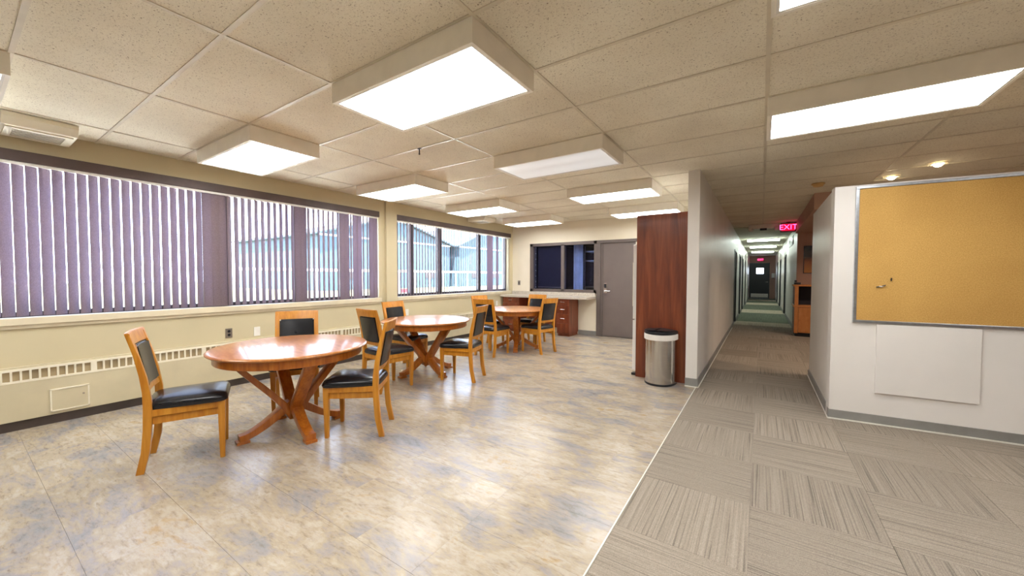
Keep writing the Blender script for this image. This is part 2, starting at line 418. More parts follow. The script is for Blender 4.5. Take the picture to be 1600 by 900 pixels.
# ceiling: backing slab, tiles and grid bars
ceiling = struct('ceiling', MB().box(-5.7, 4.6, -4.1, 11.6, CE + 0.03, CE + 0.15).box(-5.7, 4.6, -4.1, 0.8596 - 3 * GY, CE, CE + .03).box(-.8, 4.6, 11.6, 28.2, CE - 0.01, CE + 0.15), M_ceil_plain)
ct_me = {}
for k in range(-3, 18):
    y0 = GY0 + GY * k
    for c in range(-5, 4):
        x0 = GX * c + .01; x1 = x0 + GX; a = max(x0, XW)
        y1 = y0 + GY
        if x1 < -0.8 and y1 > YB: y1 = YB
        if y1 - y0 < .05: continue
        if y0 > 8.3 and x1 < -0.7: continue
        if c == -1 and y0 > 8.2: a = -0.76
        key = (round(x1 - a, 3), round(y1 - y0, 3))
        if key not in ct_me:
            me = MB().box(.011, key[0] - .011, .011, key[1] - .011, CE + .005, CE + .03).mesh('ceiling_tile'); me.materials.append(M_tile); ct_me[key] = me
        obj('ceiling_tile', ct_me[key], None, ceiling, (a, y0, 0))
for c in range(-4, 5):
    x = GX * c + .01
    obj('grid_runner', MB().box(x - .012, x + .012, -1, YB if x < -.8 else 11.6, CE, CE + .03), M_tee, ceiling)
for k in range(-3, 19):
    y = GY0 + GY * k
    if y < 11.6: obj('grid_tee', MB().box(XW if y < YB else -.76, 4.5, y - .012, y + .012, CE + .0005, CE + .03), M_tee, ceiling)

# window wall
SILL, HEAD = 0.94, 2.42
W1, W2 = (-1.3, 4.10), (4.46, 8.075)
mb = MB().box(XW - .22, XW, -4.1, YB + .1, 0, SILL - .02).box(XW - .22, XW, -4.1, YB + .1, HEAD, CE + .02)
mb.box(XW - .22, XW, -4.1, W1[0], SILL - .02, HEAD).box(XW - .22, XW, W1[1], W2[0], SILL - .02, HEAD).box(XW - .22, XW, W2[1], YB + .1, SILL - .02, HEAD)
mb.box(XW, XW + .05, 4.22, 4.445, 0.56, CE)
struct('wall_left', mb, M_cream)
struct('baseboard_left', MB().box(XW, XW + .025, -4.0, YB, 0, 0.082), M_base_dark)

def window(name, y0, y1, mulls):
    xf0, xf1 = XW - .17, XW - .10
    f = struct(name, MB().box(xf0, xf1, y0, y1, HEAD - .07, HEAD).box(xf0, xf1, y0, y1, SILL + .04, SILL + .09).box(xf0, xf1, y0, y0 + .05, SILL + .04, HEAD).box(xf0, xf1, y1 - .05, y1, SILL + .04, HEAD), M_mullion)
    for a, b in mulls: obj('mullion', MB().box(xf0, xf1, a, b, SILL + .09, HEAD - .07), M_mullion, f)
    e = [y0 + .05] + [v for ab in mulls for v in ab] + [y1 - .05]
    for i in range(0, len(e), 2):
        obj('pane', MB().box(XW - .138, XW - .132, e[i], e[i + 1], SILL + .09, HEAD - .07), M_glass, f)
    obj('window_sill', MB().box(XW - .18, XW + .035, y0 - (.0 if y0 > 0 else 0), y1 + .03, SILL - .02, SILL + .045, bev=.006).box(XW - .01, XW + .018, y0, y1 + .02, SILL - .05, SILL - .02), M_sill, f)
    return f
window('window_1', W1[0], W1[1], [(0.0, 0.06), (1.74, 1.96), (2.76, 2.90), (3.45, 3.55)])
window('window_2', W2[0], W2[1], [(4.86, 4.96), (5.60, 5.72), (6.92, 7.02)])

# vertical blinds
def slat_mesh():
    b = bmesh.new(); w_ = 0.089; n_ = 5; rows = []
    for z in (0, 1):
        rows.append([b.verts.new((0.005 * (1 - (2 * i / n_ - 1) ** 2), (i / n_ - .5) * w_, z)) for i in range(n_ + 1)])
    for i in range(n_): b.faces.new((rows[0][i], rows[0][i + 1], rows[1][i + 1], rows[1][i]))
    for f in b.faces: f.smooth = True
    me = bpy.data.meshes.new('slat'); b.to_mesh(me); b.free(); me.materials.append(M_slat); return me
slat_me = slat_mesh()
def blind(label, y0, y1, flat, lean):
    t = thing('vertical_blind', label, 'blind', (XW - .02, y0, SILL + .05))
    obj('valance', MB().box(-.05, .05, -.02, y1 - y0 + .02, 1.36, 1.455, bev=.004), M_valance, t)
    obj('head_rail', MB().box(-.03, .03, 0, y1 - y0, 1.335, 1.36), M_white, t)
    p = 0.0747; k = 0; y = y0 + .04
    while y < y1 - .02:
        fl_ = [f for f in flat if f[0] <= y <= f[1]]
        ang = R((lean if y > 1.7 or y0 > 2 else lean - 5) + random.uniform(-1.2, 1.2)) if not fl_ else R(-6 + random.uniform(-3, 3))
        s = obj('slat', slat_me, None, t, (0, y - y0, .006), ang)
        s.scale = (1, 1, 1.33); k += 1
        y += p
    return t
blind('long mauve vertical blind mostly closed over the nearer window', W1[0], 4.08, [(1.68, 1.93), (2.72, 2.90), (3.43, 3.54), (3.66, 3.80), (3.93, 4.10)], 40)
blind('mauve vertical blind turned edge-on over the far window past the pillar', W2[0] + .01, 8.09, [(7.18, 7.36), (7.5, 7.62)], 35)

# perimeter heater under the windows
ht = thing('baseboard_heater', 'long cream perimeter heater with a slotted grille under the windows', 'heater', (XW, 0, 0))
obj('front_panel', MB().box(0, .035, -4.0, YB - .01, .084, .42).box(0, .03, -4.0, YB - .01, .535, .558, bev=.002).box(0, .012, -4, YB - .01, .42, .535), M_heater, ht)
obj('grille_rail', MB().box(.0, .038, -4.0, YB - .01, .418, .436).box(0, .038, -4, YB - .01, .520, .540), M_ivory, ht)
M_slot = plain('beige_grille_back', (172, 154, 120), 0.7, vary=0.08)  # dull beige backing of the grille slots
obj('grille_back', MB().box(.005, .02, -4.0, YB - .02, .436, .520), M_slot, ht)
fin_me = MB().box(.018, .038, -.0065, .0065, .436, .520).mesh('grille_fin'); fin_me.materials.append(M_ivory)
wide_me = MB().box(.018, .038, -.02, .02, .436, .520).mesh('grille_fin'); wide_me.materials.append(M_ivory)
y = 0.789 - 0.866
while y < YB - .1:
    obj('grille_fin', wide_me, None, ht, (0, y, 0))
    for i in range(1, 16): 
        if y + .02 + .0523 * i < YB - .05: obj('grille_fin', fin_me, None, ht, (0, y + .014 + .0523 * i, 0))
    y += 0.866
ad_ = obj('access_door', MB().box(.035, .042, .523, .743, .120, .306, bev=.002), M_heater, ht)
obj('door_frame', MB().box(.035, .046, .512, .523, .112, .314).box(.035, .046, .743, .754, .112, .314).box(.035, .046, .512, .754, .306, .316).box(.035, .046, .512, .754, .110, .120), M_ivory, ht)
obj('latch', MB().tube((.04, .715, .235), (.047, .715, .235), .008), M_chrome, ad_)

# end wall with the internal window and door
wy0, wy1 = YB, YB + .14
mb = MB().box(XW - .1, -4.886, wy0, wy1, 0, CE + .02).box(-4.886, -2.26, wy0, wy1, 2.17, CE + .02).box(-2.26, -.7, wy0, wy1, 0, CE + .02).box(-4.886, -3.06, wy0, wy1, 0, .97)
struct('wall_back', mb, M_end)
struct('baseboard_back', MB().box(-3.57, -3.13, YB - .012, YB, 0, .10), M_base)
f = struct('window_3', MB().box(-4.886, -3.125, YB - .025, YB + .09, 2.10, 2.17).box(-4.886, -3.125, YB - .025, YB + .09, .97, 1.045).box(-4.886, -4.80, YB - .025, YB + .09, .97, 2.17)
           .box(-4.02, -3.94, YB - .025, YB + .09, 1.0, 2.12).box(-3.19, -3.125, YB - .025, YB + .09, 0.97, 2.17), M_taupe)
obj('pane', MB().box(-4.80, -4.02, YB + .03, YB + .036, 1.045, 2.10), M_dglass, f)
obj('pane', MB().box(-3.94, -3.19, YB + .03, YB + .036, 1.045, 2.10), M_dglass, f)
d = struct('door_1', MB().box(-2.985, -2.03, YB + .01, YB + .055, .01, 2.105), M_taupe_door)
obj('door_frame', MB().box(-3.125, -3.035, YB - .028, YB + .09, 0, 2.17).box(-3.035, -2.985, YB - .005, YB + .09, 0, 2.12).box(-2.03, -1.95, YB - .028, YB + .09, 0, 2.17).box(-3.04, -2.03, YB - .028, YB + .09, 2.105, 2.17), M_taupe, d)
lv = obj('lock_plate', MB().box(-2.965, -2.885, YB - .012, YB + .01, .97, 1.20, bev=.004), M_chrome, d)
obj('lever', MB().tube((-2.925, YB - .01, 1.03), (-2.925, YB - .06, 1.03), .014).tube((-2.93, YB - .055, 1.03), (-2.80, YB - .055, 1.03), .012).tube((-2.925, YB, 1.03), (-2.925, YB - .014, 1.03), .036, 20), M_chrome, lv)
obj('keypad', MB().box(-2.95, -2.90, YB - .02, YB - .01, 1.10, 1.185), M_black, lv)

# dark room behind the internal window
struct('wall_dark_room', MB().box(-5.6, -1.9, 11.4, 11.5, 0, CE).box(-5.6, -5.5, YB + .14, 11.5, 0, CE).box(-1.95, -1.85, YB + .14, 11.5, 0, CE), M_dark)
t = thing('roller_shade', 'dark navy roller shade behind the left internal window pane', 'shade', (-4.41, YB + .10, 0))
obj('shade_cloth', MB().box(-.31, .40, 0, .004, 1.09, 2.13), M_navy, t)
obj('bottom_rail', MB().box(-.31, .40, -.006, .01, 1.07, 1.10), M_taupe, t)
m_ = MB()
for i in range(44): m_.ball((-.350, -.045, 1.08 + .0235 * i), .006 if i % 6 else .011)
obj('bead_chain', m_, M_white, t, kind='stuff')
M_blue_col = plain('pale_blue_paint', (215, 226, 242), 0.6)
tag(obj('curtain', MB().prism([(-3.86 + .02 * i, 8.58 + .03 * math.sin(i * 1.3)) for i in range(13)] + [(-3.62 - .02 * i, 8.61 + .03 * math.sin((12 - i) * 1.3)) for i in range(13)], .4, 2.3), M_blue_col, smooth=40),
    'pale blue hanging curtain in the dark room behind the right internal pane', 'curtain')
t = thing('storage_rack', 'dark rack with thin metal bars behind the right internal pane', 'rack', (-3.2, 9.0, 0))
for i, z in enumerate((0.55, 1.08, 1.72, 1.95)): obj('shelf', MB().box(-.45, .55, -.25, .25, z, z + .03), M_alu if i > 1 else M_taupe, t)
for sx_ in (-.44, .0, .54):
    obj('post', MB().box(sx_ - .012, sx_ + .012, -.25, -.225, 0, 2.1), M_alu, t)

# counter along the end wall
ct = thing('countertop', 'pale stone countertop with backsplash below the internal window', 'countertop', (-3.95, 7.93, 0))
obj('slab', MB().box(-1.47, .815, -.27, .285, .848, .895, bev=.004), M_granite, ct)
obj('backsplash', MB().box(-1.47, .80, .265, .285, .895, .975, bev=.003), M_granite, ct)
def handle(parent, x, z, y): obj('handle', MB().tube((x - .05, y - .022, z), (x + .05, y - .022, z), .006).tube((x - .045, y, z), (x - .045, y - .022, z), .005).tube((x + .045, y, z), (x + .045, y - .022, z), .005), M_chrome, parent)
t = thing('drawer_cabinet', 'mahogany drawer pedestal with chrome pulls under the right end of the countertop', 'cabinet', (-3.72, 7.70, 0))
obj('carcass', MB().box(-.15, .15, .02, .51, .06, .846).box(-.14, .14, .05, .5, 0, .06), M_mahog, t)
for z0, z1 in ((.71, .84), (.515, .70), (.30, .505), (.07, .29)):
    dr = obj('drawer', MB().box(-.147, .147, 0, .02, z0, z1, bev=.003), M_mahog, t); 
    if z0 > .2: handle(dr, 0, (z0 + z1) / 2, 0)
t = thing('drawer_cabinet', 'mahogany drawer pedestal under the left end of the countertop by the window corner', 'cabinet', (-5.13, 7.70, 0))
obj('carcass', MB().box(-.24, .24, .02, .51, .06, .846).box(-.23, .23, .05, .5, 0, .06), M_mahog, t)
for z0, z1 in ((.71, .84), (.515, .70), (.30, .505), (.07, .29)):
    dr = obj('drawer', MB().box(-.237, .237, 0, .02, z0, z1, bev=.003), M_mahog, t); handle(dr, 0, (z0 + z1) / 2, 0)
tag(obj('modesty_panel', MB().box(-4.88, -3.88, 8.16, 8.20, .12, .846), M_mahog), 'dark wood back panel joining the two drawer pedestals under the countertop', 'panel')

# fridge enclosure
tag(obj('side_panel', MB().box(-1.405, -.768, 5.165, 5.20, 0, 2.172, bev=.002), M_panel), 'tall dark walnut laminate panel beside the white fridge, behind the trash can', 'panel')
t = thing('refrigerator', 'white refrigerator seen edge-on past the tall dark wood panel', 'refrigerator', (-1.4, 5.58, 0))
obj('body', MB().box(.02, .62, -.36, .36, .03, 1.79, bev=.006), M_fridge, t)
u = obj('upper_door', MB().box(-.062, .015, -.368, .368, .775, 1.79, bev=.008), M_fridge, t)
obj('handle', MB().box(-.072, -.062, -.35, -.30, .95, 1.55, bev=.003), M_ivory, u)
obj('lower_door', MB().box(-.062, .015, -.368, .368, .07, .76, bev=.008), M_fridge, t)
obj('foot', MB().box(-.075, .03, -.36, -.28, 0, .03), M_black, t)
obj('foot', MB().box(-.075, .03, .28, .36, 0, .03), M_black, t)

# corridor: left wall with door recesses, right wall, end wall
def hall_wall(name, xa, xb, ya, yb, doors, face, mat, first):
    mb = MB(); y = ya
    for a, b in doors:
        mb.box(xa, xb, y, a, 0, CE + .02).box(xa, xb, a, b, 2.12, CE + .02); y = b
    mb.box(xa, xb, y, yb, 0, CE + .02)
    wl = struct(name, mb, mat)
    for i, (a, b) in enumerate(doors):
        dx = face - .06 if face < 0 else face + .06
        dd = struct('door_%d' % (first + i), MB().box(min(dx, dx - math.copysign(-.04, face)), max(dx, dx - math.copysign(-.04, face)), a + .05, b - .05, .01, 2.07), M_darkdoor)
        s = -1 if face > 0 else 1
        obj('door_frame', MB().box(min(face - s * .1, face + s * .01), max(face - s * .1, face + s * .01), a, a + .05, 0, 2.12).box(min(face - s * .1, face + s * .01), max(face - s * .1, face + s * .01), b - .05, b, 0, 2.12)
            .box(min(face - s * .1, face + s * .01), max(face - s * .1, face + s * .01), a, b, 2.07, 2.12), M_darkdoor, dd)
    return wl
LD = [(12.15, 13.2), (14.9, 16.0), (17.1, 18.3), (20.4, 21.4)]
RD = [(16.0, 17.1), (20.0, 21.2), (23.5, 24.5)]
hall_wall('wall_corridor_left', -.765, -.635, 5.06, 28.0, LD, -.635, M_grey_wall, 2)
hall_wall('wall_corridor_right', .71, .85, 11.42, 28.0, RD, .71, M_grey_wall, 6)
mb = MB(); y = 5.05
for a, b in LD + [(28.0, 28)]:
    mb.box(-.635, -.622, y, a, 0, .10); y = b
struct('baseboard_corridor_left', mb, M_base)
struct('baseboard_wall_end', MB().box(-.768, -.622, 5.048, 5.06, 0, .105), M_base)
struct('trim_2', MB().box(-.768, -.615, 5.04, 5.052, 0, .012).box(-.622, -.612, 5.05, 11.5, 0, .010), M_edge)
mb = MB(); y = 11.3
for a, b in RD + [(28.0, 28)]:
    mb.box(.698, .71, y, a, 0, .10); y = b
struct('baseboard_corridor_right', mb, M_base)
mb = MB().box(-.8, -.62, 28.0, 28.1, 0, CE).box(.42, .9, 28.0, 28.1, 0, CE).box(-.62, .42, 28.0, 28.1, 2.2, CE)
struct('wall_corridor_end', mb, M_brown_wall)
d = struct('door_9', MB().box(-.60, .40, 28.02, 28.07, 0.01, 1.53).box(-.60, .40, 28.02, 28.07, 1.88, 2.17).box(-.60, -.27, 28.02, 28.07, 1.53, 1.88).box(.11, .40, 28.02, 28.07, 1.53, 1.88), M_darkdoor)
obj('pane', MB().box(-.27, .11, 28.04, 28.046, 1.53, 1.88), M_glass, d)
obj('kick_plate', MB().box(-.54, .36, 28.005, 28.02, .06, .30), M_chrome, d)
obj('handle', MB().tube((.33, 28.0, 1.02), (.22, 28.0, 1.02), .016).tube((.33, 28.02, 1.02), (.33, 27.99, 1.02), .016), M_chrome, d)
obj('door_frame', MB().box(-.62, -.60, 27.99, 28.1, 0, 2.2).box(.40, .42, 27.99, 28.1, 0, 2.2).box(-.62, .42, 27.99, 28.1, 2.17, 2.2), M_darkdoor, d)
struct('trim_3', MB().box(-.62, .42, 28.0, 28.12, 0, .012), M_alu)

# right hand partition (lower than the ceiling) and the reception alcove behind it
BA = math.atan2(4.785 - 4.682, 1.795 - .567)
part = struct('wall_partition', MB().box(0, 4.0, 0, .12, 0, 2.205), M_grey_wall, loc=(.567, 4.682, 0), rz=BA)
obj('wall_return', MB().box(.572, .69, 4.80, 6.54, 0, 2.205), M_grey_wall, part)
bpy.context.view_layer.update()
part.children[0].matrix_parent_inverse = part.matrix_world.inverted()
struct('baseboard_partition', MB().box(-.008, 4.0, -.012, 0, 0, .088).box(0, 4.0, -.022, 0, 0, .010), M_base, loc=(.567, 4.682, 0), rz=BA)
struct('baseboard_return', MB().box(.560, .572, 4.672, 6.54, 0, .088), M_base)
struct('trim_4', MB().box(.552, .562, 4.66, 6.54, 0, .009), M_edge)
struct('trim_5', MB().box(-.012, 4.0, -.024, -.012, 0, .012), M_edge, loc=(.567, 4.682, 0), rz=BA)
struct('wall_alcove_back', MB().box(.705, 4.6, 11.285, 11.42, 0, CE + .02), M_brown_wall)
struct('wall_right', MB().box(4.5, 4.6, -4.1, 11.4, 0, CE + .02), M_brown_wall)
struct('wall_front', MB().box(-5.7, 4.6, -4.1, -4.0, 0, CE + .02), M_end)
struct('wall_soffit', MB().box(.66, 4.5, 7.46, 11.3, 2.395, CE + .01), M_brown_wall)

# ------------------------------------------------------------------ ceiling things
fx_proto = None
def fixture(c, k, label, mat=None, dim=False):
    x0 = GX * c + .01; y0 = GY0 + GY * k
    t = thing('ceiling_light', label, 'ceiling light', (x0 + GX / 2, y0 + GY / 2, CE), 0, 'surface mounted fluorescent ceiling boxes')
    hx, hy = GX / 2 - .004, GY / 2 - .003
    m_ = MB(); d0, d1 = -.128, 0.0
    m_.box(-hx, hx, -hy, -hy + .018, d0, d1).box(-hx, hx, hy - .018, hy, d0, d1).box(-hx, -hx + .018, -hy + .018, hy - .018, d0, d1).box(hx - .018, hx, -hy + .018, hy - .018, d0, d1)
    obj('housing', m_, M_fixture, t)
    i_ = .018; o_ = .03
    obj('lens_frame', MB().box(-hx + i_, hx - i_, -hy + i_, -hy + o_, d0 + .002, d0 + .012).box(-hx + i_, hx - i_, hy - o_, hy - i_, d0 + .002, d0 + .012)
        .box(-hx + i_, -hx + o_, -hy + o_, hy - o_, d0 + .002, d0 + .012).box(hx - o_, hx - i_, -hy + o_, hy - o_, d0 + .002, d0 + .012), M_white, t)
    obj('diffuser', MB().box(-hx + o_, hx - o_, -hy + o_, hy - o_, d0 + .006, d0 + .012), mat or M_lens, t)
    return t
fixture(-2, 1, 'largest looking lit fluorescent box, nearest, above the middle of the vinyl floor')
fixture(0, 4, 'lit fluorescent box at the right, over the carpet in front of the corkboard')
fixture(-4, 1, 'lit fluorescent box at the left, close to the window wall above the closed blind')
fixture(-2, 4, 'dim, nearly unlit fluorescent box in the middle of the ceiling', M_lens_dim)
fixture(-4, 4, 'lit fluorescent box beside the top of the wall pillar')
fixture(-4, 7, 'lit fluorescent box near the window side, second from the end wall')
fixture(-4, 10, 'lit fluorescent box closest to the end wall on the window side')
fixture(-2, 7, 'lit fluorescent box just beyond the dim one, left of the corridor wall end')
fixture(-2, 10, 'lit fluorescent box hanging right above the tall dark wood panel')
fixture(-4, -2, 'lit fluorescent box cut off by the left edge above the air diffuser')
fixture(0, 1, 'lit fluorescent box just showing at the top edge over the carpet')

fixture(-2, -2, 'added, unseen lit fluorescent box behind the viewpoint, over the vinyl')  # added out of view along the grid pattern to brighten the partition
fixture(0, -2, 'added, unseen lit fluorescent box behind the viewpoint, over the carpet')  # also added out of view for more light on the partition
fixture(2, 1, 'added, unseen lit fluorescent box to the right of the viewpoint, out past the carpet edge')  # added beyond the frame for the same extra light

def diffuser(y0, label):
    t = thing('air_diffuser', label, 'vent', (-5.17, y0 + .2, CE), 0, 'ceiling air diffusers by the window wall')
    # box with a sloping face towards the room that carries the slots
    prof = [(-.24, 0), (.24, 0), (.24, -.035), (.19, -.09), (-.24, -.09)]
    obj('body', MB().prism(prof, -.20, .20, axis='y'), M_ivory, t)
    sl = obj('slot_plate', MB().box(-.16, .10, -.14, .14, -.094, -.090), M_black, t)
    for i in range(7): obj('vane', MB().box(-.15 + .04 * i, -.147 + .04 * i + .012, -.14, .14, -.097, -.092), M_ivory, t)
    obj('face_frame', MB().box(-.20, -.16, -.18, .18, -.10, -.09).box(.10, .15, -.18, .18, -.10, -.09).box(-.16, .10, -.18, -.14, -.10, -.09).box(-.16, .10, .14, .18, -.10, -.09), M_ivory, t)
diffuser(.28, 'ivory air diffuser box at the far left, above the near blind')
diffuser(6.40, 'ivory air diffuser box above the far window')
tag(obj('ceiling_hook', MB().tube((-2.9, 2.685, CE), (-2.9, 2.685, CE - .055), .006).ball((-2.9, 2.685, CE - .055), .009).box(-2.92, -2.88, 2.675, 2.695, CE - .006, CE), M_black), 'tiny dark hook hanging from a ceiling grid bar in mid room', 'hook')
t = thing('smoke_detector', 'round tan smoke detector on the ceiling left of the recessed spots', 'smoke detector', (.63, 6.70, CE))
M_tan = plain('tan_plastic', (205, 165, 110), 0.5)
obj('base', MB().lathe([(0, 0), (.075, 0), (.075, -.014), (0, -.014)], 24), M_tan, t, smooth=30)
obj('cover', MB().lathe([(.062, -.014), (.055, -.04), (.03, -.046), (0, -.046)], 24), M_tan, t, smooth=30)
M_bulb = emit('warm_bulb', (255, 236, 200), 14.0)
def spot(x, y, label, z=CE):
    t = thing('recessed_spotlight', label, 'spotlight', (x, y, z), 0, 'recessed spots above the partition')
    obj('trim_ring', MB().lathe([(.042, 0), (.078, -.001), (.075, -.010), (.045, -.012), (.042, 0)], 28), M_ivory, t, smooth=30)
    obj('bulb', MB().ball((0, 0, -.012), .04, (1, 1, .7)), M_bulb, t, smooth=60)
    L = bpy.data.lights.new('spot_glow', 'SPOT'); L.energy = 20; L.color = (1.0, .80, .62); L.shadow_soft_size = .04; L.spot_size = R(150); L.spot_blend = .6
    lo = bpy.data.objects.new('spot_glow', L); C.objects.link(lo); lo.location = (0, 0, -.05); lo.parent = t
spot(1.368, 6.747, 'warm lit recessed spot above the top left corner of the corkboard')
spot(1.642, 6.239, 'warm lit recessed spot further right above the corkboard')
spot(1.45, 9.5, 'added warm recessed spot under the alcove soffit, unseen behind the partition', 2.395)  # added where the partition hides it, to light the alcove wall and cabinet

# exit signs, emergency light
M_red = emit('red_sign_face', (150, 4, 34), 0.9)
M_pink = emit('pink_sign_letters', (255, 70, 130), 1.5)
M_signbox = plain('grey_sign_housing', (120, 92, 96), 0.5)
def exit_sign(x, y, z, w_, h_, label):
    t = thing('exit_sign', label, 'sign', (x, y, z))
    obj('housing', MB().box(-w_ / 2, w_ / 2, -.03, .03, -h_ / 2, h_ / 2, bev=.004), M_signbox, t)
    fc = obj('face', MB().box(-w_ * .42, w_ * .42, -.034, -.03, -h_ * .36, h_ * .36), M_red, t)
    cu = bpy.data.curves.new('letters', 'FONT'); cu.body = 'EXIT'; cu.align_x = 'CENTER'; cu.align_y = 'CENTER'; cu.size = h_ * .78; cu.extrude = .0015
    tmp = bpy.data.objects.new('tmp_text', cu); C.objects.link(tmp); bpy.context.view_layer.update()
    me = bpy.data.meshes.new_from_object(tmp.evaluated_get(bpy.context.evaluated_depsgraph_get())); bpy.data.objects.remove(tmp); bpy.data.curves.remove(cu)
    me.transform(Matrix.Rotation(PI / 2, 4, 'X')); me.name = 'letters'; me.materials.clear(); me.materials.append(M_pink)
    lt = obj('letters', me, None, fc, (0, -.036, 0))
    return t
t = exit_sign(.505, 11.0, 2.515, .30, .22, 'lit red EXIT sign at the corridor ceiling beside the soffit')
obj('stem', MB().box(-.04, .04, -.02, .02, .11, .128), M_signbox, t)
t = exit_sign(-.06, 27.93, 2.40, .34, .20, 'small lit red EXIT sign above the far end door of the corridor')
t = thing('emergency_light', 'white emergency light unit with two lamp heads at the corridor ceiling', 'emergency light', (.02, 11.2, CE))
obj('body', MB().box(-.31, .31, -.05, .05, -.11, 0, bev=.006), M_white, t)
for sx_ in (-1, 1):
    lh = obj('lamp_head', MB().lathe([(0, .05), (.03, .05), (.055, 0), (.05, -.005), (0, -.005)], 20, Matrix.Translation((sx_ * .26, -.06, -.12)) @ Matrix.Rotation(R(75), 4, 'X')), M_white, t, smooth=40)
obj('window', MB().box(-.07, .07, -.056, -.05, -.15, -.10), M_black, t)
for i, y in enumerate((15.3, 18.8, 22.7)):
    t = thing('corridor_light', ('nearest', 'middle', 'farthest')[i] + ' of the three bright fluorescent lights across the corridor ceiling', 'ceiling light', (.03, y, CE - .01), 0, 'corridor tube lights')
    obj('base', MB().box(-.46, .46, -.09, .09, -.03, 0), M_white, t)
    obj('diffuser', MB().prism([(-.08, -.03), (.08, -.03), (.06, -.08), (-.06, -.08)], -.45, .45, axis='x'), M_lens_hall, t)
t = thing('wall_vent', 'dark louvred vent high on the right corridor wall', 'vent', (.705, 13.6, 2.36))
obj('frame', MB().box(-.012, .004, -.9, .9, -.12, .12), M_taupe, t)
for i in range(6): obj('louvre', MB().box(-.02, -.008, -.86, .86, -.10 + .034 * i, -.085 + .034 * i), M_black, t)
t = thing('soap_dispenser', 'small white dispenser on the brown wall beside the far end door', 'dispenser', (.60, 27.98, 1.42))
obj('body', MB().box(-.08, .08, -.08, .01, -.14, .14, bev=.02), M_white, t); obj('nozzle', MB().box(-.03, .03, -.09, -.02, -.18, -.14), M_black, t)

# alcove cabinet, poster, telephone
t = thing('reception_cabinet', 'amber plywood cabinet with an open dark shelf in the alcove off the corridor', 'cabinet', (.64, 10.68, 0))
obj('side_panel', MB().box(0, .02, .0, .60, .08, 1.14), M_mahog, t)
obj('top', MB().box(-.02, 1.6, -.02, .60, 1.14, 1.175, bev=.003), M_amber, t)
obj('shelf', MB().box(-.02, 1.6, -.02, .60, .67, .71, bev=.003), M_amber, t)
obj('compartment_back', MB().box(.02, 1.58, .30, .32, .71, 1.14), M_navy, t)
obj('stile', MB().box(.0, .07, -.01, .02, .08, 1.14), M_amber, t)
obj('door', MB().box(.075, .80, -.012, .01, .09, .665, bev=.003), M_amber, t)
obj('door', MB().box(.805, 1.58, -.012, .01, .09, .665, bev=.003), M_amber, t)
obj('toe_kick', MB().box(.02, 1.58, .05, .58, 0, .08), M_black, t)
def poster_mat():
    m, n, l, p = nodes_of('dark_to_amber_print'); tt = N(n, 'TexCoord'); s_ = N(n, 'SeparateXYZ'); l.new(tt.outputs['Generated'], s_.inputs[0])
    r = ramp(n, [(0.0, (196, 128, 60)), (0.4, (170, 104, 50)), (0.62, (54, 34, 28)), (1.0, (22, 18, 24))]); l.new(s_.outputs['Z'], r.inputs[0]); l.new(r.outputs[0], p.inputs['Base Color']); p.inputs['Roughness'].default_value = .25
    return m
t = thing('poster', 'framed poster, dark above and amber below, on the terracotta alcove wall', 'poster', (1.06, 11.283, 1.76))
obj('print', MB().box(-.22, .22, -.012, 0, -.31, .31), poster_mat(), t)
obj('frame', MB().box(-.235, .235, -.016, .008, .31, .325).box(-.235, .235, -.016, .008, -.325, -.31).box(-.235, -.22, -.016, .008, -.31, .31).box(.22, .235, -.016, .008, -.31, .31), M_black, t)
t = thing('desk_phone', 'small black telephone on the corridor end of the alcove cabinet top', 'telephone', (.70, 10.98, 1.175))
obj('base', MB().box(-.06, .06, -.08, .08, 0, .05, bev=.008), M_black, t); obj('handset', MB().box(-.055, -.01, -.10, .10, .055, .10, bev=.012), M_black, t)

# corkboard and panel on the partition (built in the partition's own direction)
def on_part(s, z, dy=0): return (.567 + s * math.cos(BA) - dy * math.sin(BA), 4.682 + s * math.sin(BA) + dy * math.cos(BA), z)
t = thing('corkboard', 'large cork notice board in an aluminium frame on the partition wall', 'notice board', on_part(.15, 0), BA)
zb0, zb1, sl_ = .935, 2.19, 2.44
obj('cork_surface', MB().box(.025, sl_ - .025, -.016, -.002, zb0 + .025, zb1 - .025), M_cork, t)
fw = .024
obj('frame_rail', MB().box(0, sl_, -.024, -.001, zb0, zb0 + fw, bev=.003), M_alu, t)
obj('frame_rail', MB().box(0, sl_, -.024, -.001, zb1 - fw, zb1, bev=.003), M_alu, t)
obj('frame_stile', MB().box(0, fw, -.024, -.001, zb0 + fw, zb1 - fw, bev=.003), M_alu, t)
obj('frame_stile', MB().box(sl_ - fw, sl_, -.024, -.001, zb0 + fw, zb1 - fw, bev=.003), M_alu, t)
tag(obj('cover_panel', MB().box(.32, .972, -.022, -.001, .295, .925, bev=.003), M_grey_wall, loc=(.567, 4.682, 0), rz=BA), 'plain off-white square panel fixed to the wall under the corkboard', 'panel')
def pin(u, z, rot, label, mat):
    o = obj('push_pin', MB().tube((0, 0, 0), (0, -.012, 0), .0045, 8).tube((-.014 * math.cos(rot), -.012, -.014 * math.sin(rot)), (.014 * math.cos(rot), -.012, .014 * math.sin(rot)), .0045, 8), mat, loc=on_part(u, z, -.016), rz=BA)
    return tag(o, label, 'pin')
pin(.404, 1.335, R(85), 'upright dark pin stuck in the cork, higher and right of the others', M_black)
pin(.318, 1.268, R(12), 'leftmost dark pin in the cork', M_black)
pin(.336, 1.272, R(0), 'pale pin between two dark pins in the cork', M_white)
pin(.354, 1.278, R(20), 'dark pin just right of the pale pin in the cork', M_black)

